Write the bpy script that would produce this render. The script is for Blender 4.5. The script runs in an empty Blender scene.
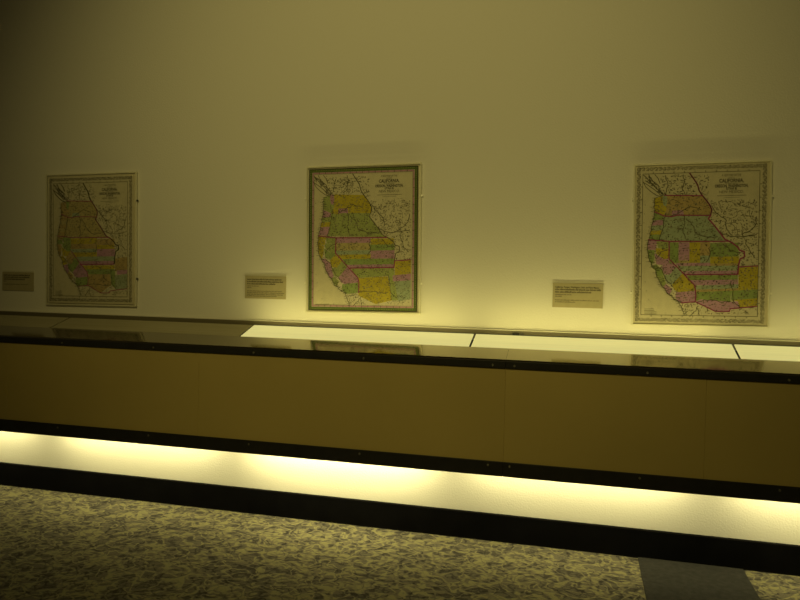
import bpy, bmesh, math, random
from mathutils import Vector, Matrix

scene = bpy.context.scene
COL = scene.collection
random.seed(7)
ZF = 0.876          # eye height above the carpet

# ------------------------------------------------------------------ materials
def mat(name, col, rough=0.6, metal=0.0, spec=0.5, bump=None, vary=None, emit=None):
    m = bpy.data.materials.new(name); m.use_nodes = True
    nt = m.node_tree; b = nt.nodes['Principled BSDF']
    b.inputs['Base Color'].default_value = (*col, 1)
    b.inputs['Roughness'].default_value = rough
    b.inputs['Metallic'].default_value = metal
    b.inputs['Specular IOR Level'].default_value = spec
    tc = nt.nodes.new('ShaderNodeTexCoord')
    if vary:
        scale, amt = vary
        n = nt.nodes.new('ShaderNodeTexNoise'); n.inputs['Scale'].default_value = scale
        n.inputs['Detail'].default_value = 6
        nt.links.new(tc.outputs['Object'], n.inputs['Vector'])
        r = nt.nodes.new('ShaderNodeValToRGB')
        r.color_ramp.elements[0].position = .3; r.color_ramp.elements[1].position = .7
        r.color_ramp.elements[0].color = (*[c*(1-amt) for c in col], 1)
        r.color_ramp.elements[1].color = (*[min(1, c*(1+amt)) for c in col], 1)
        nt.links.new(n.outputs['Fac'], r.inputs['Fac'])
        nt.links.new(r.outputs['Color'], b.inputs['Base Color'])
    if bump:
        scale, strength, dist = bump
        n = nt.nodes.new('ShaderNodeTexNoise'); n.inputs['Scale'].default_value = scale
        n.inputs['Detail'].default_value = 4
        nt.links.new(tc.outputs['Object'], n.inputs['Vector'])
        bp = nt.nodes.new('ShaderNodeBump'); bp.inputs['Strength'].default_value = strength
        bp.inputs['Distance'].default_value = dist
        nt.links.new(n.outputs['Fac'], bp.inputs['Height'])
        nt.links.new(bp.outputs['Normal'], b.inputs['Normal'])
    if emit:
        b.inputs['Emission Color'].default_value = (*emit[0], 1)
        b.inputs['Emission Strength'].default_value = emit[1]
    return m

def clear_mat(name, tint, gloss_rough, gloss, body=0.0, body_col=(.8, .8, .7)):
    """clear acrylic: see-through, a thin reflection, and (for cut edges) some milky body"""
    m = bpy.data.materials.new(name); m.use_nodes = True
    nt = m.node_tree; nt.nodes.clear()
    out = nt.nodes.new('ShaderNodeOutputMaterial')
    tr = nt.nodes.new('ShaderNodeBsdfTransparent'); tr.inputs['Color'].default_value = (*tint, 1)
    gl = nt.nodes.new('ShaderNodeBsdfGlossy'); gl.inputs['Roughness'].default_value = gloss_rough
    fr = nt.nodes.new('ShaderNodeFresnel'); fr.inputs['IOR'].default_value = 1.49
    mul = nt.nodes.new('ShaderNodeMath'); mul.operation = 'MULTIPLY'; mul.inputs[1].default_value = gloss
    nt.links.new(fr.outputs[0], mul.inputs[0])
    mx = nt.nodes.new('ShaderNodeMixShader')
    nt.links.new(mul.outputs[0], mx.inputs[0]); nt.links.new(tr.outputs[0], mx.inputs[1]); nt.links.new(gl.outputs[0], mx.inputs[2])
    last = mx
    if body:
        df = nt.nodes.new('ShaderNodeBsdfTranslucent'); df.inputs['Color'].default_value = (*body_col, 1)
        d2 = nt.nodes.new('ShaderNodeBsdfDiffuse'); d2.inputs['Color'].default_value = (*body_col, 1)
        m3 = nt.nodes.new('ShaderNodeMixShader'); m3.inputs[0].default_value = .5
        nt.links.new(df.outputs[0], m3.inputs[1]); nt.links.new(d2.outputs[0], m3.inputs[2])
        m2 = nt.nodes.new('ShaderNodeMixShader'); m2.inputs[0].default_value = body
        nt.links.new(mx.outputs[0], m2.inputs[1]); nt.links.new(m3.outputs[0], m2.inputs[2])
        last = m2
    nt.links.new(last.outputs[0], out.inputs['Surface'])
    return m

M = {}
M['wall'] = mat('painted_wall', (.79, .77, .68), .85, spec=.15, bump=(170, .35, .0025))
M['trim'] = mat('dark_bronze_trim', (.028, .027, .024), .42, spec=.3, vary=(30, .12))
M['tray'] = mat('black_tray', (.02, .02, .016), .7)
M['fabric'] = mat('brown_fabric', (.52, .41, .145), .9, spec=.1, bump=(900, .3, .0006), vary=(3, .05))
M['steel'] = mat('screw_steel', (.16, .15, .12), .4, metal=.6)
M['rail'] = mat('brown_anodised_rail', (.15, .13, .075), .45, spec=.4)
M['lit_edge'] = mat('painted_rail_highlight', (.72, .69, .58), .4, spec=.5)  # pale colour stands in for light along the rail's top
M['base'] = mat('black_rubber_base', (.0035, .0035, .0038), .7, spec=.05, vary=(14, .25))
M['strip'] = mat('grey_carpet_strip', (.030, .0295, .027), .95, spec=.05, bump=(300, .5, .003), vary=(60, .18))

def ledge_mat():
    m = mat('polished_metal_ledge', (.34, .31, .23), .09, metal=1)
    nt = m.node_tree; b = nt.nodes['Principled BSDF']
    tc = nt.nodes.new('ShaderNodeTexCoord'); mp = nt.nodes.new('ShaderNodeMapping')
    mp.inputs['Scale'].default_value = (2, 60, 60)
    n = nt.nodes.new('ShaderNodeTexNoise'); n.inputs['Scale'].default_value = 3; n.inputs['Detail'].default_value = 3
    nt.links.new(tc.outputs['Object'], mp.inputs['Vector']); nt.links.new(mp.outputs['Vector'], n.inputs['Vector'])
    mr = nt.nodes.new('ShaderNodeMapRange'); mr.inputs['To Min'].default_value = .05; mr.inputs['To Max'].default_value = .14
    nt.links.new(n.outputs['Fac'], mr.inputs['Value']); nt.links.new(mr.outputs['Result'], b.inputs['Roughness'])
    return m
M['ledge'] = ledge_mat()

def diffuser(name, strength):
    m = mat(name, (.40, .37, .25), .5, spec=.3)
    nt = m.node_tree; b = nt.nodes['Principled BSDF']
    tc = nt.nodes.new('ShaderNodeTexCoord'); mp = nt.nodes.new('ShaderNodeMapping')
    mp.inputs['Scale'].default_value = (1.2, 70, 1)
    n = nt.nodes.new('ShaderNodeTexNoise'); n.inputs['Scale'].default_value = 2; n.inputs['Detail'].default_value = 4
    nt.links.new(tc.outputs['Object'], mp.inputs['Vector']); nt.links.new(mp.outputs['Vector'], n.inputs['Vector'])
    r = nt.nodes.new('ShaderNodeValToRGB')
    r.color_ramp.elements[0].position = .3; r.color_ramp.elements[1].position = .7
    r.color_ramp.elements[0].color = (.33, .30, .18, 1); r.color_ramp.elements[1].color = (.44, .40, .27, 1)
    nt.links.new(n.outputs['Fac'], r.inputs['Fac']); nt.links.new(r.outputs['Color'], b.inputs['Base Color'])
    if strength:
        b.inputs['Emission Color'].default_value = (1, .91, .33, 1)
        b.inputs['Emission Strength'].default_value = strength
    return m
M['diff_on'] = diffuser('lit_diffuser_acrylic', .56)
M['diff_off'] = diffuser('unlit_diffuser_acrylic', 0)

def carpet_mat():
    m = bpy.data.materials.new('patterned_carpet'); m.use_nodes = True
    nt = m.node_tree; N = nt.nodes; L = nt.links; b = N['Principled BSDF']
    b.inputs['Roughness'].default_value = 1; b.inputs['Specular IOR Level'].default_value = .05
    tc = N.new('ShaderNodeTexCoord')
    def noise(scale, detail, dist, vec):
        n = N.new('ShaderNodeTexNoise'); n.inputs['Scale'].default_value = scale; n.inputs['Detail'].default_value = detail
        n.inputs['Distortion'].default_value = dist; L.new(vec, n.inputs['Vector']); return n.outputs['Fac']
    def rot(vec, ang, scale):
        mp = N.new('ShaderNodeMapping'); mp.inputs['Rotation'].default_value = (0, 0, ang); mp.inputs['Scale'].default_value = scale
        L.new(vec, mp.inputs['Vector']); return mp.outputs['Vector']
    def math_(op, x, y=None, z=None):
        m_ = N.new('ShaderNodeMath'); m_.operation = op
        for i_, v_ in enumerate((x, y, z)):
            if v_ is None: continue
            if isinstance(v_, (int, float)): m_.inputs[i_].default_value = v_
            else: L.new(v_, m_.inputs[i_])
        return m_.outputs[0]
    def ramp(v_, p0, p1):
        mr = N.new('ShaderNodeMapRange'); mr.interpolation_type = 'SMOOTHSTEP'
        mr.inputs['From Min'].default_value = p0; mr.inputs['From Max'].default_value = p1
        L.new(v_, mr.inputs['Value']); return mr.outputs['Result']
    obj = tc.outputs['Object']
    # pale and dark leaf-like strokes crossing in several directions: thin ridges of stretched noise
    def strokes(ang, scale, w0, w1, stretch=1.7, dist=.7):
        n = noise(scale, 1.0, dist, rot(obj, ang, (1, stretch*.75, 1)))
        return ramp(math_('ABSOLUTE', math_('SUBTRACT', n, .5)), w0, w1)
    pale = math_('MAXIMUM', strokes(.80, 13.5, .060, .012), strokes(-.75, 15, .060, .012))
    dark = math_('MAXIMUM', strokes(.95, 15, .050, .008), strokes(-.55, 13, .045, .006))
    dark2 = strokes(.1, 17, .05, .01, 1.3, 1.2)
    vo = N.new('ShaderNodeTexVoronoi'); vo.feature = 'F1'; vo.distance = 'MANHATTAN'; vo.inputs['Scale'].default_value = 1
    vo.inputs['Randomness'].default_value = .7
    L.new(rot(obj, .35, (20, 18, 1)), vo.inputs['Vector'])
    dk = ramp(vo.outputs['Distance'], .34, .14)
    fine = noise(240, 2, 0, obj)
    val = math_('MULTIPLY_ADD', pale, .42, .47)
    val = math_('MULTIPLY_ADD', dark, -.30, val)
    val = math_('MULTIPLY_ADD', dark2, -.14, val)
    val = math_('MULTIPLY_ADD', dk, -.26, val)
    val = math_('ADD', val, math_('MULTIPLY', math_('SUBTRACT', fine, .5), .45))
    r = N.new('ShaderNodeValToRGB'); e = r.color_ramp.elements
    e[0].position = .05; e[0].color = (.030, .028, .024, 1)
    e[1].position = .92; e[1].color = (.188, .174, .085, 1)
    x = e.new(.48); x.color = (.100, .091, .066, 1)
    L.new(val, r.inputs['Fac']); L.new(r.outputs['Color'], b.inputs['Base Color'])
    bp = N.new('ShaderNodeBump'); bp.inputs['Strength'].default_value = .35; bp.inputs['Distance'].default_value = .004
    L.new(val, bp.inputs['Height']); L.new(bp.outputs['Normal'], b.inputs['Normal'])
    return m
M['carpet'] = carpet_mat()

# print colours
def ink(name, col, amt=.10): return mat(name, col, .75, spec=.1, vary=(40, amt))
PAL = {
 'paper': ink('aged_map_paper', (.64, .59, .43), .06), 'ink': ink('printed_black_ink', (.05, .046, .03)),
 'grey': ink('fine_grey_engraving', (.14, .128, .085), .3), 'mid': ink('engraved_tone', (.27, .245, .165), .25),
 'pink': ink('pink_wash', (.50, .285, .42)), 'yellow': ink('yellow_wash', (.52, .43, .06)),
 'green': ink('green_wash', (.30, .385, .14)), 'teal': ink('blue_green_wash', (.37, .43, .30)),
 'orange': ink('orange_wash', (.49, .37, .17)), 'buff': ink('buff_wash', (.50, .42, .20)),
 'lgreen': ink('pale_green_wash', (.37, .42, .16)), 'red': ink('crimson_border_line', (.33, .06, .16)),
 'dgreen': ink('dark_green_border', (.11, .155, .045)), 'bpink': ink('pink_border', (.48, .24, .36)),
 'card': ink('label_card', (.45, .40, .24), .05), 'txt': ink('label_text', (.05, .047, .03)),
 'txt2': ink('small_label_text', (.14, .125, .075)),
}
PK = list(PAL)
M['acry'] = clear_mat('clear_acrylic', (.985, .985, .97), .05, .25)
M['edge'] = clear_mat('polished_acrylic_edge', (.97, .97, .92), .12, .4, body=.75, body_col=(.97, .95, .82))
M['pin'] = mat('clear_pin', (.92, .9, .78), .3, spec=.8)

# ------------------------------------------------------------------ mesh helpers
def link(name, bm, mats, parent=None, bevel=0):
    me = bpy.data.meshes.new(name)
    bm.normal_update(); bm.to_mesh(me); bm.free()
    for m in (mats if isinstance(mats, (list, tuple)) else [mats]): me.materials.append(m)
    o = bpy.data.objects.new(name, me); COL.objects.link(o)
    if parent: o.parent = parent
    if bevel:
        md = o.modifiers.new('bevel', 'BEVEL'); md.width = bevel; md.segments = 2; md.limit_method = 'ANGLE'
    return o

def box(bm, x0, x1, y0, y1, z0, z1, mi=0):
    vs = [bm.verts.new((x, y, z)) for x in (x0, x1) for y in (y0, y1) for z in (z0, z1)]
    for f in ((0, 1, 3, 2), (4, 6, 7, 5), (0, 4, 5, 1), (2, 3, 7, 6), (0, 2, 6, 4), (1, 5, 7, 3)):
        fc = bm.faces.new([vs[i] for i in f]); fc.material_index = mi
    return bm

def prism(bm, prof, x0, x1, mi=0):
    """closed (y,z) outline swept along x"""
    a = [bm.verts.new((x0, y, z)) for y, z in prof]; b = [bm.verts.new((x1, y, z)) for y, z in prof]
    n = len(prof)
    for i in range(n):
        bm.faces.new((a[i], a[(i+1) % n], b[(i+1) % n], b[i])).material_index = mi
    bm.faces.new(a[::-1]); bm.faces.new(b)
    bmesh.ops.recalc_face_normals(bm, faces=bm.faces[:])
    return bm

def disc(bm, x, y, z, r, depth, seg=14):
    """low domed screw head facing the room (-y), with a cross recess"""
    rings = []
    for rr, dy in ((r, 0), (r*.95, depth*.6), (r*.6, depth)):
        rings.append([bm.verts.new((x+rr*math.cos(2*math.pi*i/seg), y-dy, z+rr*math.sin(2*math.pi*i/seg))) for i in range(seg)])
    for a, b in zip(rings, rings[1:]):
        for i in range(seg):
            bm.faces.new((a[i], a[(i+1) % seg], b[(i+1) % seg], b[i]))
    c = bm.verts.new((x, y-depth*.45, z))
    for i in range(seg): bm.faces.new((rings[-1][i], rings[-1][(i+1) % seg], c))
    bm.faces.new(rings[0])
    bmesh.ops.recalc_face_normals(bm, faces=bm.faces[:])
    return bm

def empty(name, loc, label=None, cat=None, group=None):
    o = bpy.data.objects.new(name, None); COL.objects.link(o); o.location = loc
    o.empty_display_size = .05
    if label: o['label'] = label
    if cat: o['category'] = cat
    if group: o['group'] = group
    return o

def tag(o, label, cat, group=None):
    o['label'] = label; o['category'] = cat
    if group: o['group'] = group
    return o

def struct(o, label=None):
    o['kind'] = 'structure'
    if label: o['label'] = label
    return o

# ------------------------------------------------------------------ the setting
XL, XR = -4.2, 2.6
o = struct(link('wall_back', box(bmesh.new(), XL, XR, 0, .12, 0, 3.1), M['wall']), 'off-white painted wall behind the maps')
o = struct(link('floor', box(bmesh.new(), XL, XR, -4.2, .12, -.05, 0), M['carpet']), 'patterned olive and charcoal carpet')
prof = [(0, 0), (-.013, 0), (-.012, .004), (-.012, .0905), (-.0105, .0925), (0, .0925)]
o = struct(link('baseboard_back', prism(bmesh.new(), prof, XL, XR), M['base']), 'black baseboard below the lit band of wall')
bm = box(bmesh.new(), .2, .515, -4.2, -.0135, 0, .0035)
o = struct(link('trim_1', bm, M['strip'], bevel=.0012), 'plain grey strip let into the carpet')

# ------------------------------------------------------------------ the light trough along the wall
def Z(v): return ZF + v
YB, ZB = -.020, Z(-.1668)      # back edge of diffusers
YC, ZC = -.130, Z(-.2019)      # front edge of diffusers / back of ledge
YD, ZD = -.216, Z(-.2270)      # front edge of ledge
YF = -.224
ZE, ZFt, ZG = Z(-.2562), Z(-.5477), Z(-.5935)
slope = math.atan2(ZB-ZC, YB-YC)

def trough(x0, x1, tops, bots, seams, label, latch=None):
    t = empty('light_trough', ((x0+x1)/2, -.1, ZG), label, 'light trough')
    ox, oy, oz = t.location
    def put(name, bm, m, bevel=0, parent=None, lab=None):
        bmesh.ops.translate(bm, verts=bm.verts, vec=(-ox, -oy, -oz))
        p = link(name, bm, m, parent or t, bevel)
        if lab: p['label'] = lab
        return p
    g = .0004
    a, b = x0+g, x1-g
    ta, tb = x0+.00005, x1-.00005
    # inner tray holding the lamps: back, floor between the two lamp rows, inner front lip
    bm = bmesh.new()
    prism(bm, [(-.002, Z(-.187)), (-.010, Z(-.187)), (-.012, Z(-.290)), (-.200, Z(-.290)), (-.200, Z(-.245)), (-.206, Z(-.245)),
               (-.206, Z(-.300)), (-.002, Z(-.300))], ta, tb)
    prism(bm, [(-.002, Z(-.300)), (-.010, Z(-.300)), (-.010, Z(-.520)), (-.200, Z(-.520)), (-.200, Z(-.300)), (-.206, Z(-.300)),
               (-.206, Z(-.530)), (-.002, Z(-.530))], ta, tb)
    put('lamp_tray', bm, M['tray'])
    # rear rail: an upright lip with a rounded top
    bm = prism(bmesh.new(), [(-.0005, Z(-.185)), (-.0005, Z(-.1518)), (-.0078, Z(-.1518)), (-.0078, Z(-.185))], a, b)
    put('rear_rail', bm, M['rail'])
    bm = prism(bmesh.new(), [(-.0005, Z(-.1517)), (-.0005, Z(-.1480)), (-.0072, Z(-.1480)), (-.0086, Z(-.1488)), (-.0086, Z(-.1517))], a, b)
    put('rail_lit_edge', bm, M['lit_edge'], lab='pale strip painted in as the lit top edge of the back rail')  # thin pale strip: the bright line of light on the rail top, put in as colour
    # front ledge, sloping with the diffusers, with a rolled front edge
    th = .004
    bm = prism(bmesh.new(), [(YC+.001, ZC), (YD, ZD), (YD-.005, ZD-.0015), (YD-.0078, ZD-.0045), (YD-.0078, ZD-.008), (YD-.003, ZD-.008),
                             (YD, ZD-th), (YC+.001, ZC-th)], a, b)
    put('top_ledge', bm, M['ledge'])
    bm = box(bmesh.new(), a, b, YF, YF+.018, ZE, ZD-.0055)
    put('top_trim', bm, M['trim'], .0015)
    bm = prism(bmesh.new(), [(YF, ZFt), (YF+.018, ZFt), (YF+.018, ZG+.004), (YF+.030, ZG+.004), (YF+.030, ZG), (YF, ZG)], a, b)
    put('bottom_trim', bm, M['trim'], .0012)
    xs = [a] + list(seams) + [b]
    for s0, s1 in zip(xs, xs[1:]):
        bm = box(bmesh.new(), s0+(.0001 if s0 > a else -.00032), s1-(.0001 if s1 < b else -.00032), YF+.005, YF+.017, ZFt-.004, ZE+.004)
        put('front_panel', bm, M['fabric'], .0008)
    for x in tops: put('screw', disc(bmesh.new(), x, YF, ZE+.009, .0038, .0018), M['steel'])
    for x in bots: put('screw', disc(bmesh.new(), x, YF, ZFt-.013, .0038, .0018), M['steel'])
    if latch:
        bm = box(bmesh.new(), latch-.026, latch-.004, -.0150, -.0079, Z(-.1665), Z(-.1585))
        c = put('latch', bm, M['tray'], .001, lab='small dark latch with a bright screw')
        bm = disc(bmesh.new(), latch+.006, -.0079, Z(-.161), .0055, .004)
        put('latch_screw', bm, M['steel'])
    return t

JX = -.222
trough(-2.83, JX, [-2.62, -2.232, -1.845, -1.463, -1.075, -.683, JX-.040], [-2.62, -2.24, -1.86, -1.478, -1.087, -.69, JX-.047],
       [-2.09, -1.285], 'long brown-fronted wall trough, the left section, with a dark bronze rim')
trough(JX, 1.30, [JX+.027, .194, .571, .96, 1.26], [JX+.020, .181, .557, .95, 1.26],
       [.357, 1.16], 'brown-fronted wall trough, the right section, with a small latch on its back rail', latch=-.197)

EDG = [-2.80, -1.982, -1.1785, -.350, .462, 1.276]
LBL = ['unlit dull diffuser panel at the far left end of the trough top',
       'unlit dull diffuser panel of the trough top under the dimmest map',
       'glowing cream diffuser panel of the trough top under the green-bordered map',
       'glowing cream diffuser panel between the green-bordered map and the rightmost map',
       'glowing cream diffuser panel cut off by the right edge, past the rightmost map']
mid = Vector((0, (YB+YC)/2, (ZB+ZC)/2)); half = math.hypot(YB-YC, ZB-ZC)/2
for i, lab in enumerate(LBL):
    x0, x1 = EDG[i], EDG[i+1]
    g = .0038
    w = (x1-x0)/2-g
    bm = bmesh.new(); box(bm, -w, w, -half+.002, half-.0005, -.004, 0)
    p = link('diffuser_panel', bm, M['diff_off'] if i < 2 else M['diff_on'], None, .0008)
    p.location = ((x0+x1)/2, mid.y, mid.z+.0005); p.rotation_euler = (slope, 0, 0)
    tag(p, lab, 'light diffuser', 'diffuser panels along the trough top')

# ------------------------------------------------------------------ printed maps
CTX = {}
def text_polys(s, size, bold=0, spacing=1.0):
    cu = bpy.data.curves.new('t', 'FONT'); cu.body = s; cu.size = size; cu.align_x = 'CENTER'; cu.align_y = 'CENTER'
    cu.offset = bold; cu.space_character = spacing; cu.resolution_u = 2
    ob = bpy.data.objects.new('t', cu); COL.objects.link(ob)
    dg = bpy.context.evaluated_depsgraph_get(); ev = ob.evaluated_get(dg); me = ev.to_mesh()
    vs = [(v.co.x, v.co.y) for v in me.vertices]; fs = [tuple(p.vertices) for p in me.polygons]
    ev.to_mesh_clear(); bpy.data.objects.remove(ob); bpy.data.curves.remove(cu)
    return vs, fs

class Sheet:
    """flat printing on a sheet: x right, z up, printed side faces -y; layers sit fractions of a mm apart"""
    def __init__(s, w, h, base):
        s.w, s.h = w, h; s.n = 0; s.bm = bmesh.new()
        box(s.bm, -w/2, w/2, -.0012, 0, -h/2, h/2, PK.index(base))
    def face(s, pts, m, lay):
        s.n += 1
        y = -.0012-lay*.00012-(s.n % 97)*.000001
        a = sum(p[0]*q[1]-q[0]*p[1] for p, q in zip(pts, pts[1:]+pts[:1]))
        if a < 0: pts = pts[::-1]
        f = s.bm.faces.new([s.bm.verts.new((x, y, z)) for x, z in pts]); f.material_index = PK.index(m)
        return f
    def poly(s, pts, m, lay):
        f = s.face(pts, m, lay)
        f.normal_update()
        if len(pts) > 4: bmesh.ops.triangulate(s.bm, faces=[f])
    def line(s, pts, w, m, lay, closed=False):
        P = [Vector(p) for p in pts]
        if closed: P.append(P[0])
        for a, b in zip(P, P[1:]):
            d = b-a
            if d.length < 1e-6: continue
            n = Vector((-d.y, d.x)).normalized()*w/2; e = d.normalized()*w*.25
            s.face([tuple(a-n-e), tuple(b-n+e), tuple(b+n+e), tuple(a+n-e)], m, lay)
    def rect(s, x0, x1, z0, z1, m, lay): s.face([(x0, z0), (x1, z0), (x1, z1), (x0, z1)], m, lay)
    def text(s, t, x, z, size, m, lay, bold=0, spacing=1.0, maxw=None):
        vs, fs = text_polys(t, size, bold, spacing)
        if not vs: return
        wd = max(v[0] for v in vs)-min(v[0] for v in vs)
        k = (maxw/wd) if maxw else 1
        y = -.0012-lay*.00016
        bv = [s.bm.verts.new((x+vx*k, y, z+vz)) for vx, vz in vs]
        for f in fs:
            try: s.bm.faces.new([bv[i] for i in f]).material_index = PK.index(m)
            except ValueError: pass

# geography in a trace frame, shared by the three editions (u right, v down inside the neat line)
TLc, TRc, BRc, BLc = (72, 86), (718, 78), (705, 887), (62, 872)
def uv(p):
    x, y = p
    u, v = .5, .5
    for _ in range(12):
        lx = TLc[0]+(BLc[0]-TLc[0])*v; rx = TRc[0]+(BRc[0]-TRc[0])*v
        u = (x-lx)/(rx-lx)
        ty = TLc[1]+(TRc[1]-TLc[1])*u; by = BLc[1]+(BRc[1]-BLc[1])*u
        v = (y-ty)/(by-ty)
    return (u, v)

COAST = [(140, 222), (137, 262), (139, 300), (130, 350), (119, 400), (110, 440), (102, 482), (97, 508), (108, 560), (124, 600), (145, 625),
         (152, 660), (172, 695), (190, 718), (207, 748), (242, 778), (275, 800), (290, 828), (310, 878)]
DIVIDE = [(335, 84), (352, 108), (380, 150), (388, 182), (402, 205), (430, 240), (446, 262), (458, 288), (452, 322), (440, 340), (474, 380), (500, 415),
          (530, 455), (570, 476), (600, 500), (610, 518), (634, 524), (636, 554), (612, 566), (604, 600), (600, 651)]
WASH_S = [(139, 298), (160, 306), (190, 320), (235, 326), (270, 318), (452, 322)]
CAL_N = [(104, 482), (112, 450), (225, 464)]
REG = {
 'washington_w': [(140, 222), (195, 206), (212, 240), (206, 290), (190, 320), (160, 306), (139, 298), (137, 262)],
 'puget': [(186, 206), (208, 206), (212, 240), (204, 268), (190, 262), (184, 235)],
 'washington': [(208, 206), (410, 212), (446, 262), (458, 288), (452, 322), (270, 318), (235, 326), (190, 320), (206, 290), (212, 240)],
 'walla': [(240, 292), (300, 290), (304, 320), (270, 318), (235, 324)],
 'orw1': [(139, 298), (160, 306), (190, 320), (188, 342), (131, 345)], 'orw2': [(131, 345), (188, 342), (186, 372), (125, 374)],
 'orw3': [(125, 374), (186, 372), (182, 400), (119, 402)], 'orw4': [(119, 402), (182, 400), (172, 424), (114, 424)],
 'orw5': [(114, 424), (172, 424), (168, 456), (112, 450), (108, 448)],
 'oregon': [(190, 320), (235, 326), (270, 318), (452, 322), (440, 340), (474, 380), (500, 415), (530, 455), (556, 468), (168, 456), (172, 424), (186, 380)],
 'cal1': [(104, 452), (168, 458), (160, 478), (102, 478)], 'cal2': [(102, 478), (150, 480), (146, 510), (97, 508)],
 'cal3': [(150, 462), (225, 466), (223, 505), (160, 500)], 'cal4': [(97, 508), (140, 512), (140, 555), (124, 600), (108, 560)],
 'cal5': [(146, 500), (223, 505), (222, 560), (190, 562), (150, 530)], 'cal6': [(140, 530), (190, 562), (222, 560), (200, 600), (150, 590)],
 'cal7': [(124, 600), (150, 590), (180, 620), (190, 650), (152, 660), (145, 625)],
 'cal8': [(180, 605), (222, 562), (262, 604), (225, 650), (195, 645)],
 'cal9': [(190, 650), (225, 650), (262, 604), (300, 640), (240, 705), (210, 700)],
 'cal10': [(152, 660), (190, 650), (205, 700), (190, 718), (172, 695)], 'cal11': [(190, 718), (205, 700), (240, 730), (225, 764), (207, 748)],
 'cal12': [(240, 705), (300, 640), (366, 712), (369, 740), (285, 752), (250, 735)],
 'cal13': [(262, 750), (369, 740), (372, 770), (368, 802), (290, 808), (275, 800), (258, 775)],
}
def utah_rows(cols_l, cols_r, split=455):
    """horizontal stripes of Utah left and right of a split, the lower ones full width"""
    return cols_l, cols_r, split

MAPS = {}
MAPS['green'] = dict(
 col={'washington_w': 'lgreen', 'puget': 'pink', 'washington': 'yellow', 'walla': 'pink', 'orw1': 'pink', 'orw2': 'lgreen', 'orw3': 'yellow', 'orw4': 'pink',
      'orw5': 'pink', 'oregon': 'lgreen', 'cal1': 'yellow', 'cal2': 'yellow', 'cal3': 'lgreen', 'cal4': 'yellow', 'cal5': 'lgreen', 'cal6': 'green', 'cal7': 'pink',
      'cal8': 'yellow', 'cal9': 'lgreen', 'cal10': 'pink', 'cal11': 'lgreen', 'cal12': 'pink', 'cal13': 'green'},
 utah=[('pink', 222, 450, 470, 500), ('buff', 222, 445, 500, 545), ('teal', 222, 445, 545, 570), ('yellow', 222, 450, 570, 597),
       ('yellow', 450, 600, 476, 512), ('green', 445, 604, 512, 548), ('pink', 450, 604, 548, 600), ('green', 262, 600, 597, 632), ('pink', 300, 600, 632, 651)],
 nm=[('lgreen', [(318, 655), (600, 655), (600, 700), (366, 712)]),
     ('yellow', [(366, 712), (560, 705), (585, 850), (480, 872), (368, 820)]),
     ('lgreen', [(560, 690), (604, 690), (625, 850), (585, 850)]),
     ('yellow', [(604, 616), (708, 606), (707, 690), (606, 700)]), ('pink', [(590, 700), (707, 690), (706, 730), (592, 735)]),
     ('teal', [(600, 735), (706, 730), (704, 845), (625, 855)])],
 red=[[(104, 455), (160, 462), (222, 468), (556, 470)], [(222, 468), (218, 560), (300, 645), (366, 712), (372, 740), (370, 802)],
      [(312, 652), (600, 652), (604, 612), (708, 606)]], redw=.0034, divide='grey')
MAPS['right'] = dict(
 col={'washington_w': 'yellow', 'puget': 'teal', 'washington': 'orange', 'walla': 'pink', 'orw1': 'green', 'orw2': 'pink', 'orw3': 'teal', 'orw4': 'yellow',
      'orw5': 'green', 'oregon': 'teal', 'cal1': 'pink', 'cal2': 'pink', 'cal3': 'lgreen', 'cal4': 'green', 'cal5': 'yellow', 'cal6': 'pink', 'cal7': 'green',
      'cal8': 'pink', 'cal9': 'teal', 'cal10': 'lgreen', 'cal11': 'pink', 'cal12': 'yellow', 'cal13': 'pink'},
 utah=[('green', 222, 275, 470, 585), ('pink', 275, 335, 470, 570), ('yellow', 335, 395, 470, 585), ('orange', 395, 450, 470, 545), ('teal', 395, 450, 545, 590),
       ('green', 450, 604, 476, 552), ('buff', 275, 335, 570, 598), ('yellow', 450, 606, 552, 590), ('pink', 262, 450, 585, 602), ('orange', 450, 604, 590, 602),
       ('teal', 272, 602, 602, 630), ('pink', 300, 600, 630, 648)],
 nm=[('green', [(318, 655), (600, 655), (600, 680), (340, 682)]), ('pink', [(340, 682), (600, 680), (604, 708), (362, 710)]),
     ('teal', [(366, 712), (604, 706), (604, 728), (370, 735)]), ('orange', [(370, 735), (604, 728), (604, 742), (372, 748)]),
     ('green', [(372, 748), (565, 742), (560, 805), (470, 795), (400, 788), (372, 800)]),
     ('pink', [(368, 802), (400, 788), (470, 795), (560, 805), (600, 800), (612, 835), (560, 843), (555, 857), (480, 857)]),
     ('yellow', [(604, 614), (708, 606), (706, 740), (604, 742)]), ('green', [(565, 742), (706, 735), (705, 785), (565, 795)]),
     ('yellow', [(565, 795), (705, 785), (703, 828), (612, 835), (600, 800)])],
 red=[[(104, 452), (225, 464), (556, 467)], [(222, 466), (221, 560), (300, 642), (366, 712), (372, 760), (368, 802)], [(313, 651), (600, 651), (604, 610), (708, 605)],
      WASH_S, [(195, 206), (410, 212)], [(290, 808), (368, 802), (480, 857), (555, 857), (560, 843), (703, 829)]], redw=.0032, divide='red')
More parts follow.
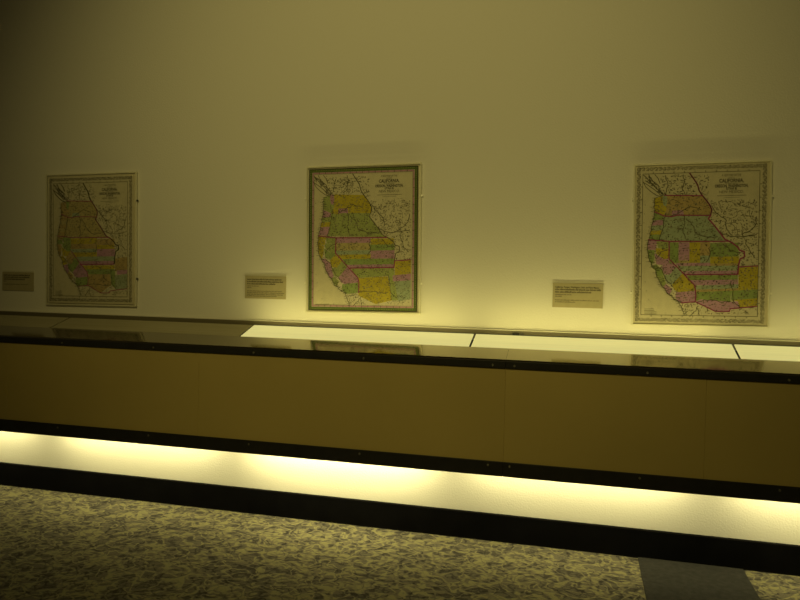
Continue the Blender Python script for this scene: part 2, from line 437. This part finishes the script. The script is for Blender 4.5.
MAPS['left'] = dict(
 col={'washington_w': 'orange', 'puget': 'green', 'washington': 'buff', 'walla': 'teal', 'orw1': 'orange', 'orw2': 'buff', 'orw3': 'orange', 'orw4': 'buff',
      'orw5': 'orange', 'oregon': 'buff', 'cal1': 'orange', 'cal2': 'green', 'cal3': 'green', 'cal4': 'orange', 'cal5': 'green', 'cal6': 'yellow', 'cal7': 'yellow',
      'cal8': 'orange', 'cal9': 'green', 'cal10': 'pink', 'cal11': 'orange', 'cal12': 'pink', 'cal13': 'green'},
 utah=[('yellow', 222, 450, 470, 510), ('orange', 222, 450, 510, 545), ('teal', 222, 450, 545, 570), ('yellow', 222, 450, 570, 602),
       ('orange', 450, 600, 476, 520), ('yellow', 450, 600, 520, 548), ('pink', 450, 604, 548, 600), ('teal', 270, 600, 600, 632), ('pink', 300, 600, 632, 660)],
 nm=[('yellow', [(318, 662), (600, 662), (600, 690), (345, 690)]), ('green', [(345, 690), (600, 690), (560, 725), (372, 725)]),
     ('orange', [(370, 725), (560, 725), (570, 800), (480, 857), (368, 805)]), ('green', [(560, 700), (604, 700), (610, 830), (570, 800)]),
     ('orange', [(604, 616), (708, 606), (706, 700), (604, 705)]), ('pink', [(620, 700), (706, 695), (706, 725), (620, 730)]),
     ('teal', [(600, 735), (706, 725), (703, 828), (610, 835)])],
 red=[[(104, 452), (225, 464), (556, 467)], [(222, 555), (300, 642), (366, 712), (372, 760), (368, 802)], WASH_S, [(195, 206), (410, 212)],
      [(300, 655), (600, 655)], [(290, 808), (368, 802), (480, 857), (555, 857), (560, 843), (703, 829)]], redw=.0026, divide='ink')

def map_sheet(kind, w, h, rnd):
    d = MAPS[kind]; green = kind == 'green'
    s = Sheet(w, h, 'paper')
    if green: u0, u1, v0, v1 = .040, .945, .040, .963
    else: u0, u1, v0, v1 = .060, .927, .056, .942
    def P(p):
        u, v = uv(p)
        return (-w/2+w*(u0+(u1-u0)*u), h/2-h*(v0+(v1-v0)*v))
    def R(pts): return [P(p) for p in pts]
    x0, x1, zt, zb = -w/2+w*u0, -w/2+w*u1, h/2-h*v0, h/2-h*v1
    # washes
    for k, c in d['col'].items(): s.poly(R(REG[k]), c, 1+(k in ('puget', 'walla')))
    for c, a, b, t, bt in d['utah']:
        pts = [(a, t), (b, t), (b, bt), (a, bt)]
        if t >= 560 and a < 300:   # lower-left corner follows the slanting Californian border
            pts = [(max(a, 222+(t-560)*.93), t), (b, t), (b, bt), (max(a, 222+(bt-560)*.93), bt)]
        s.poly(R(pts), c, 1)
    for c, pts in d['nm']: s.poly(R(pts), c, 1)
    # engraving: coast, rivers, mountains, names
    jag = []
    for a, b in zip(COAST, COAST[1:]):
        k_ = max(2, int(math.hypot(b[0]-a[0], b[1]-a[1])/9))
        for i in range(k_):
            t = i/k_; jag.append((a[0]+(b[0]-a[0])*t+rnd.uniform(-4, 4), a[1]+(b[1]-a[1])*t+rnd.uniform(-3, 3)))
    jag.append(COAST[-1])
    s.line(R(jag), .0019, 'grey', 4)
    for x, y in jag:          # coastal hachures and harbour names
        l = rnd.uniform(6, 20); s.line(R([(x, y), (x-l, y+rnd.uniform(-4, 4))]), .0012, rnd.choice(['mid', 'grey', 'mid']), 3)
        l = rnd.uniform(6, 22); s.line(R([(x, y), (x+l, y+rnd.uniform(-9, 9))]), rnd.uniform(.001, .002), rnd.choice(['grey', 'grey', 'ink']), 6)
    for _ in range(60):        # wooded shores of the northern sound
        t = rnd.random(); x = 84+100*t+rnd.uniform(-12, 22); y = 100+104*t+rnd.uniform(-14, 14)
        if x > 78 and y > 92: s.line(R([(x, y), (x+rnd.uniform(4, 14), y+rnd.uniform(2, 14))]), rnd.uniform(.0014, .0028), 'grey', 4)
    for _ in range(34):        # streams of the plains and the north
        if rnd.random() < .7: x, y = rnd.uniform(450, 660), rnd.uniform(240, 460)
        else: x, y = rnd.uniform(200, 330), rnd.uniform(95, 190)
        q = [(x, y)]; an = rnd.uniform(-.6, 1.2)
        for _k in range(6):
            an += rnd.uniform(-.7, .7); q.append((min(710, q[-1][0]+9*math.cos(an)), max(92, q[-1][1]+9*math.sin(an))))
        if x > 440 and (x-440) < (y-240)*.62-10 and y < 440: continue
        s.line(R(q), .0013, rnd.choice(['grey', 'mid']), 4)
    for pts in ([(76, 92), (95, 110), (118, 140), (150, 165), (180, 200)], [(74, 130), (90, 160), (120, 186), (152, 207), (176, 214)],
                [(74, 132), (98, 146), (130, 168), (165, 196)], [(105, 90), (122, 120), (160, 150), (170, 185)], [(140, 90), (158, 110), (170, 140)]):
        s.line(R(pts), .0022 if kind != 'left' else .003, 'grey' if kind != 'left' else 'ink', 4)
    s.line(R(DIVIDE), .0042 if kind != 'green' else .0028, {'grey': 'grey', 'red': 'red', 'ink': 'ink'}[d['divide']], 5)
    s.line(R(DIVIDE[:9]), .0020, 'ink', 6)
    if kind == 'left': s.line(R(DIVIDE[4:14]), .0016, 'red', 7)
    rivers = [[(206, 300), (196, 330), (188, 380), (176, 420), (168, 456)], [(300, 322), (310, 350), (300, 400), (312, 450)], [(235, 326), (280, 300), (340, 270), (400, 290)],
              [(455, 270), (480, 300), (510, 330), (535, 355), (540, 400)], [(500, 415), (560, 440), (640, 440), (700, 430)], [(300, 90), (305, 130), (295, 170), (310, 200)],
              [(200, 100), (215, 140), (205, 190)], [(150, 600), (185, 625), (215, 690), (245, 720)], [(223, 505), (180, 520), (150, 560)],
              [(374, 800), (420, 790), (470, 798), (520, 806), (560, 800)], [(560, 690), (572, 740), (580, 800), (612, 835)], [(640, 460), (660, 520), (690, 560)],
              [(320, 340), (350, 370), (370, 420), (430, 440), (490, 440)], [(700, 330), (690, 380), (660, 410), (620, 430)], [(340, 880), (370, 850), (385, 825)], [(395, 880), (380, 840)],
              [(440, 500), (450, 540), (430, 580)], [(520, 480), (560, 520), (610, 530)]]
    for r in rivers:
        q = []
        for a, b in zip(r, r[1:]):
            for t in (0, .33, .66): q.append((a[0]+(b[0]-a[0])*t+rnd.uniform(-5, 5), a[1]+(b[1]-a[1])*t+rnd.uniform(-5, 5)))
        q.append(r[-1])
        s.line(R(q), .0022, 'grey', 4)
    def inside(p):      # on the land side
        x, y = p
        cx = 150 if y < 222 else next((a[0]+(b[0]-a[0])*(y-a[1])/(b[1]-a[1]) for a, b in zip(COAST, COAST[1:]) if a[1] <= y <= b[1]), 310)
        return x > cx+6
    n = 0
    while n < 2300:
        p = (rnd.uniform(80, 705), rnd.uniform(95, 870))
        if not inside(p) or (p[0] > 440 and p[1] < 235): continue
        n += 1
        a = rnd.choice([0, 0, .2, -.3, 1.2, 1.8, 2.2]); l = rnd.uniform(4, 13)
        c = (p[0]+l*.5*math.cos(a)+rnd.uniform(-3, 3), p[1]+l*.5*math.sin(a)+rnd.uniform(-3, 3))
        e = (p[0]+l*math.cos(a), p[1]+l*math.sin(a))
        if e[0] > 712 or e[1] > 876 or e[1] < 92: continue
        s.line(R([p, c, e]), rnd.uniform(.0009, .0019), rnd.choice(['grey', 'grey', 'mid', 'mid']) if p[1] > 215 else rnd.choice(['grey', 'ink']), 3)
    for _ in range(190):  # settlements and spot names
        p = (rnd.uniform(180, 700), rnd.uniform(240, 860))
        if inside(p):
            x, z = P(p); s.rect(x, x+rnd.uniform(.0018, .0035), z, z+.0026, 'ink', 6)
    for x, z in ((84, 260), (80, 310), (76, 360), (84, 690), (92, 740), (104, 790), (124, 838)):
        a, b = P((x, z)); s.rect(a, a+.0022, b, b+.0022, 'grey', 3)
    for x in (120, 200, 300, 400, 500, 600): s.line(R([(x, 880), (x+4, 860)]), .0008, 'mid', 3)
    # crimson boundary lines
    for r in d['red']: s.line(R(r), d['redw'], 'red', 7)
    # title
    cx = 565 if not green else 572
    k = w/.41
    for t, y, wd, sz, m, b in (('A NEW MAP OF THE', 101, 105, .0085, 'grey', 0), ('STATE OF', 114, 34, .005, 'grey', 0), ('CALIFORNIA,', 131, 132, .0128, 'ink', .0003),
                               ('THE TERRITORIES OF', 146, 70, .0045, 'grey', 0), ('OREGON, WASHINGTON,', 160, 180, .0108, 'ink', .0003), ('UTAH &', 175, 58, .0085, 'ink', .0002),
                               ('NEW MEXICO.', 193, 132, .0098, 'grey', 0)):
        x, z = P((cx, y)); s.text(t, x, z, sz*1.25, m, 5, b, maxw=wd/646*w*(u1-u0))
    s.line(R([(cx-78, 214), (cx+80, 212)]), .0012, 'grey', 4)
    s.line(R([(cx-40, 224), (cx+45, 223)]), .0009, 'mid', 4)
    # imprint block at lower left
    for j in range(5 if not green else 2):
        y = 840+j*8 if not green else 918-j*9-40
        s.line(R([(82, y), (82+rnd.uniform(50, 70)+(40 if green else 0), y)]), .0014, 'grey' if j % 2 else 'mid', 3)
    # borders
    if green:
        bw = .019*w
        X0, X1, Z0, Z1 = -w/2, w/2, -h/2, h/2
        e = .030*w
        for a, b, c2, d2 in ((X0, X1, Z1-e, Z1), (X0, X1, Z0, Z0+e), (X0, X0+e, Z0, Z1), (X1-e, X1, Z0, Z1)): s.rect(a, b, c2, d2, 'dgreen', 2)
        s.line([(X0+.0012, Z0+.0012), (X1-.0012, Z0+.0012), (X1-.0012, Z1-.0012), (X0+.0012, Z1-.0012)], .0028, 'ink', 4, True)
        q = e*.52
        nx = 60
        for i in range(nx):   # chain of little lozenges in the green
            x = X0+e+(X1-X0-2*e)*(i+.5)/nx
            for zz in (Z0+q, Z1-q): s.poly([(x-.0015, zz), (x, zz-.0015), (x+.0015, zz), (x, zz+.0015)], 'lgreen', 4)
        for i in range(76):
            z = Z0+e+(Z1-Z0-2*e)*(i+.5)/76
            for xx in (X0+q, X1-q): s.poly([(xx-.0015, z), (xx, z-.0015), (xx+.0015, z), (xx, z+.0015)], 'lgreen', 4)
        g = e+.0035
        s.line([(X0+g, Z0+g), (X1-g, Z0+g), (X1-g, Z1-g), (X0+g, Z1-g)], .0046, 'bpink', 3, True)
        g2 = g+.0042
        s.line([(X0+g2, Z0+g2), (X1-g2, Z0+g2), (X1-g2, Z1-g2), (X0+g2, Z1-g2)], .001, 'grey', 4, True)
        for i in range(1, 16):
            x = X0+g+(X1-X0-2*g)*i/16; z = Z0+g+(Z1-Z0-2*g)*i/16
            s.rect(x-.001, x+.001, Z1-g-.0031, Z1-g+.0031, 'grey', 5); s.rect(x-.001, x+.001, Z0+g-.0031, Z0+g+.0031, 'grey', 5)
            s.rect(X0+g-.0031, X0+g+.0031, z-.001, z+.001, 'grey', 5); s.rect(X1-g-.0031, X1-g+.0031, z-.001, z+.001, 'grey', 5)
    else:
        s.line([(x0, zb), (x1, zb), (x1, zt), (x0, zt)], .0017, 'grey', 4, True)
        for i in range(1, 11):
            x = x0+(x1-x0)*i/11; z = zb+(zt-zb)*i/11
            for a, b in ((zt, zt+.006), (zb-.006, zb)): s.rect(x-.001, x+.001, a, b, 'grey', 4)
            for a, b in ((x0-.006, x0), (x1, x1+.006)): s.rect(a, b, z-.001, z+.001, 'grey', 4)
        # scroll chain between neat line and sheet edge
        bx = (x0+w/2); L_, R_ = -w/2+bx*.50, w/2-(w/2-x1)*.52; T_, B_ = h/2-(h/2-zt)*.46, -h/2+(zb+h/2)*.48
        m1 = 'grey' if kind == 'right' else 'ink'
        s.rect(-w/2, w/2, -h/2, -h/2+.0012, 'mid', 2)
        def ring(cx, cz, r, m, wd, seg=9, a0=0, sweep=2*math.pi):
            s.line([(cx+r*math.cos(a0+sweep*i/seg), cz+r*math.sin(a0+sweep*i/seg)) for i in range(seg+1)], wd, m, 4)
        def chain(ax, az, bx_, bz):
            n = int(math.hypot(bx_-ax, bz-az)/.0125)
            for i in range(n+1):
                t = i/n; x = ax+(bx_-ax)*t; z = az+(bz-az)*t
                ring(x, z, .0050, m1, .0019, 9, rnd.uniform(0, 6), 5.2)
                s.rect(x-.0012, x+.0012, z-.0012, z+.0012, 'grey', 5)
                ang = math.atan2(bz-az, bx_-ax)+(1 if i % 2 else -1)*.9
                s.line([(x, z), (x+.0085*math.cos(ang), z+.0075*math.sin(ang))], .0013, m1, 5)
        chain(L_, T_, R_, T_); chain(R_, T_, R_, B_); chain(R_, B_, L_, B_); chain(L_, B_, L_, T_)
    return s.bm

def wall_map(kind, cx, cz, aw, ah, tilt, pc, pw, ph, label):
    """acrylic-fronted map standing on four clear pins; origin at bottom centre against the wall"""
    t = empty('acrylic_map_frame', (cx+ah/2*math.sin(tilt), 0, Z(cz)-ah/2*math.cos(tilt)), label, 'framed map', 'old maps of the western states in clear acrylic')
    t.rotation_euler = (0, -tilt, 0)
    rnd = random.Random({'left': 3, 'green': 5, 'right': 9}[kind])
    sh = link('map_sheet', map_sheet(kind, pw, ph, rnd), [PAL[k] for k in PK], t)
    sh.location = (pc[0], -.0042, ah/2+pc[1])
    D, e, th = .0115, .0045, .004
    # clear front pane (one sheet of acrylic) and back plate rim
    bm = box(bmesh.new(), -aw/2+e, aw/2-e, -D, -D+.0015, e, ah-e)
    link('front_pane', bm, M['acry'], t)
    # mitred polished edges of the box: bottom, top, left and right walls
    bm = bmesh.new()
    def rim(pts):
        a = [bm.verts.new((x, -D, z)) for x, z in pts]; b = [bm.verts.new((x, -D+.0055, z)) for x, z in pts]
        n = len(pts)
        bm.faces.new(a); bm.faces.new(b[::-1])
        for i in range(n): bm.faces.new((a[i], b[i], b[(i+1) % n], a[(i+1) % n]))
    X, H = aw/2, ah
    rim([(-X, 0), (X, 0), (X-e, e), (-X+e, e)]); rim([(X, 0), (X, H), (X-e, H-e), (X-e, e)])
    rim([(X, H), (-X, H), (-X+e, H-e), (X-e, H-e)]); rim([(-X, H), (-X, 0), (-X+e, e), (-X+e, H-e)])
    bmesh.ops.recalc_face_normals(bm, faces=bm.faces[:])
    link('polished_edge', bm, M['edge'], t)
    bm = bmesh.new()
    for a in ((-X, -X+.002), (X-.002, X)): box(bm, *a, -D+.0055, -.0005, 0, H)
    for z in ((0, .002), (H-.002, H)): box(bm, -X+.002, X-.002, -D+.0055, -.0005, *z)
    link('side_wall', bm, M['acry'], t)
    bm = box(bmesh.new(), -pw/2-.002+pc[0], pw/2+.002+pc[0], -.0041, -.0008, ah/2+pc[1]-ph/2-.001, ah/2+pc[1]+ph/2+.001)
    link('backing_board', bm, PAL['paper'], t)
    for sx in (-1, 1):
        for fz in (.205, .785):
            bm = bmesh.new()
            bmesh.ops.create_cone(bm, cap_ends=True, segments=14, radius1=.004, radius2=.003, depth=.006,
                                  matrix=Matrix.Translation((sx*(X+.002), -D+.004, ah*fz)) @ Matrix.Rotation(math.pi/2, 4, 'Y'))
            p = link('pin', bm, M['tray'] if kind == 'left' and sx == 1 else M['pin'], t)
    return t

wall_map('left', -1.8992, .1472, .4216, .5267, math.radians(.68), (-.003, -.001), .398, .510,
         'dim map at the left with a dark scroll border, hung above the unlit panels')
wall_map('green', -.7644, .1546, .4298, .5323, math.radians(.83), (-.002, 0), .408, .512,
         'map with a dark green and pink border in clear acrylic, the middle one')
wall_map('right', .3588, .1448, .4069, .5211, math.radians(.85), (0, .001), .398, .513,
         'brightly coloured map with a pale scroll border, hung farthest right')

# ------------------------------------------------------------------ wall labels
def wall_label(x0, x1, z0, z1, bold, small, gapz, label, first=None, seed=1):
    w, h = x1-x0, z1-z0; rnd = random.Random(seed)
    t = empty('wall_label', ((x0+x1)/2, 0, Z(z0)), label, 'wall label', 'small text labels beside the maps')
    s = Sheet(w-.004, h-.008, 'card')
    W, H = w-.004, h-.008
    z = H/2-.013
    def words(z, hgt, m, frac):
        x = -W/2+.008; end = -W/2+.008+(W-.016)*frac
        while x < end-.004:
            l = min(rnd.uniform(.005, .016), end-x)
            # each word a run of letter-like upright strokes
            q = x
            while q < x+l:
                lw = rnd.uniform(.0010, .0016); up = rnd.choice([1, 1, 1.35])
                s.rect(q, q+lw, z-hgt/2, z-hgt/2+hgt*up, m, 2); q += lw+.0007
            x += l+.0022
    for i, fr in enumerate(bold):
        if i == 0 and first: s.text(first, -W/2+.008+(W-.016)*fr/2, z, .0082, 'txt', 2, .0002, maxw=(W-.016)*fr)
        else: words(z, .0044, 'txt', fr)
        z -= .0083
    for i, fr in enumerate(small):
        if i == gapz: z -= .006
        words(z, .0028, 'txt2', fr); z -= .0062
    c = link('text_card', s.bm, [PAL[k] for k in PK], t); c.location = (0, -.0024, (h-.008)/2)
    bm = box(bmesh.new(), -w/2+.001, w/2-.001, -.0022, -.0005, .001, h-.001)
    link('acrylic_back', bm, M['edge'], t)
wall_label(-2.330, -2.171, -.065, .0185, (.93, .95, .75), (.1, .9), 1, 'dim text label at the far left, beside the map with the dark scroll border', seed=2)
wall_label(-1.2255, -1.056, -.0685, .0235, (.95, 1, .8), (.35, .12, .95, 1, .97, .82), 2,
           'cream text label with two blocks of print, left of the green-bordered map', seed=4)
wall_label(-.0965, .0695, -.0675, .021, (.97, 1, .80), (.38, .14, .96, .45), 2, 'text label with a short second block, left of the rightmost map',
           first='California, Oregon, Washington, Utah, and New Mexico', seed=6)

# ------------------------------------------------------------------ lamps
def area(name, loc, direction, sx, sy, power, col, spread):
    l = bpy.data.lights.new(name, 'AREA'); l.shape = 'RECTANGLE'; l.size = sx; l.size_y = sy; l.energy = power; l.color = col
    l.spread = math.radians(spread)
    ob = bpy.data.objects.new(name, l); COL.objects.link(ob); ob.location = loc
    d = Vector(direction).normalized(); zx = -d; xx = Vector((1, 0, 0)); yx = zx.cross(xx).normalized()
    ob.matrix_world = Matrix.Translation(loc) @ Matrix((xx, yx, zx)).transposed().to_4x4()
    return ob
WARM = (1, .85, .27)
UP = [0, 0, .72, .71, .40]
for i in range(5):
    if not UP[i]: continue
    x0, x1 = EDG[i], EDG[i+1]
    area('tube_lamp_up', ((x0+x1)/2, -.10, mid.z+.004), (0, .12, 1), (x1-x0)-.07, .012, UP[i], WARM, 180)
DX = [-2.90, -2.085, -1.255, -.428, .41, 1.23]
DP = [1.75, 2.2, 3.2, 1.95, 1.95]
for i in range(5):
    area('tube_lamp_down', ((DX[i]+DX[i+1])/2, -.075, ZG+.025), (0, .28, -1), DX[i+1]-DX[i]-.14, .03, DP[i], (1, .88, .41), 180)
# track spotlight of the gallery, high up in the room and aimed at the maps
sp = bpy.data.lights.new('track_spot', 'SPOT'); sp.energy = 92; sp.color = (1, .82, .27); sp.spot_size = math.radians(72); sp.spot_blend = 1; sp.shadow_soft_size = .10
so = bpy.data.objects.new('track_spot', sp); COL.objects.link(so); so.location = (-.62, -2.7, 2.7)
so.rotation_euler = (Vector((-.62, 0, 1.34))-so.location).to_track_quat('-Z', 'Y').to_euler()

w = bpy.data.worlds.new('gallery_gloom'); scene.world = w; w.use_nodes = True
w.node_tree.nodes['Background'].inputs[0].default_value = (1, .78, .28, 1)
w.node_tree.nodes['Background'].inputs[1].default_value = .02

# ------------------------------------------------------------------ camera
cam = bpy.data.cameras.new('camera'); cam.sensor_width = 36; cam.lens = 700/800*36; cam.clip_start = .02
co = bpy.data.objects.new('camera', cam); COL.objects.link(co)
r = Vector((.96756238, .2516161, .02263596)); u = Vector((-.02785486, .01719878, .99946401)); f = Vector((-.25109192, .9676743, -.02364962))
co.matrix_world = Matrix.Translation((0, -2.4, ZF)) @ Matrix((r, u, -f)).transposed().to_4x4()
scene.camera = co
vs = scene.view_settings
vs.view_transform = 'Standard'; vs.look = 'None'; vs.exposure = 0; vs.gamma = 1; vs.use_curve_mapping = False
scene.cycles.use_denoising = True
scene.cycles.max_bounces = 8; scene.cycles.diffuse_bounces = 5; scene.cycles.transparent_max_bounces = 24
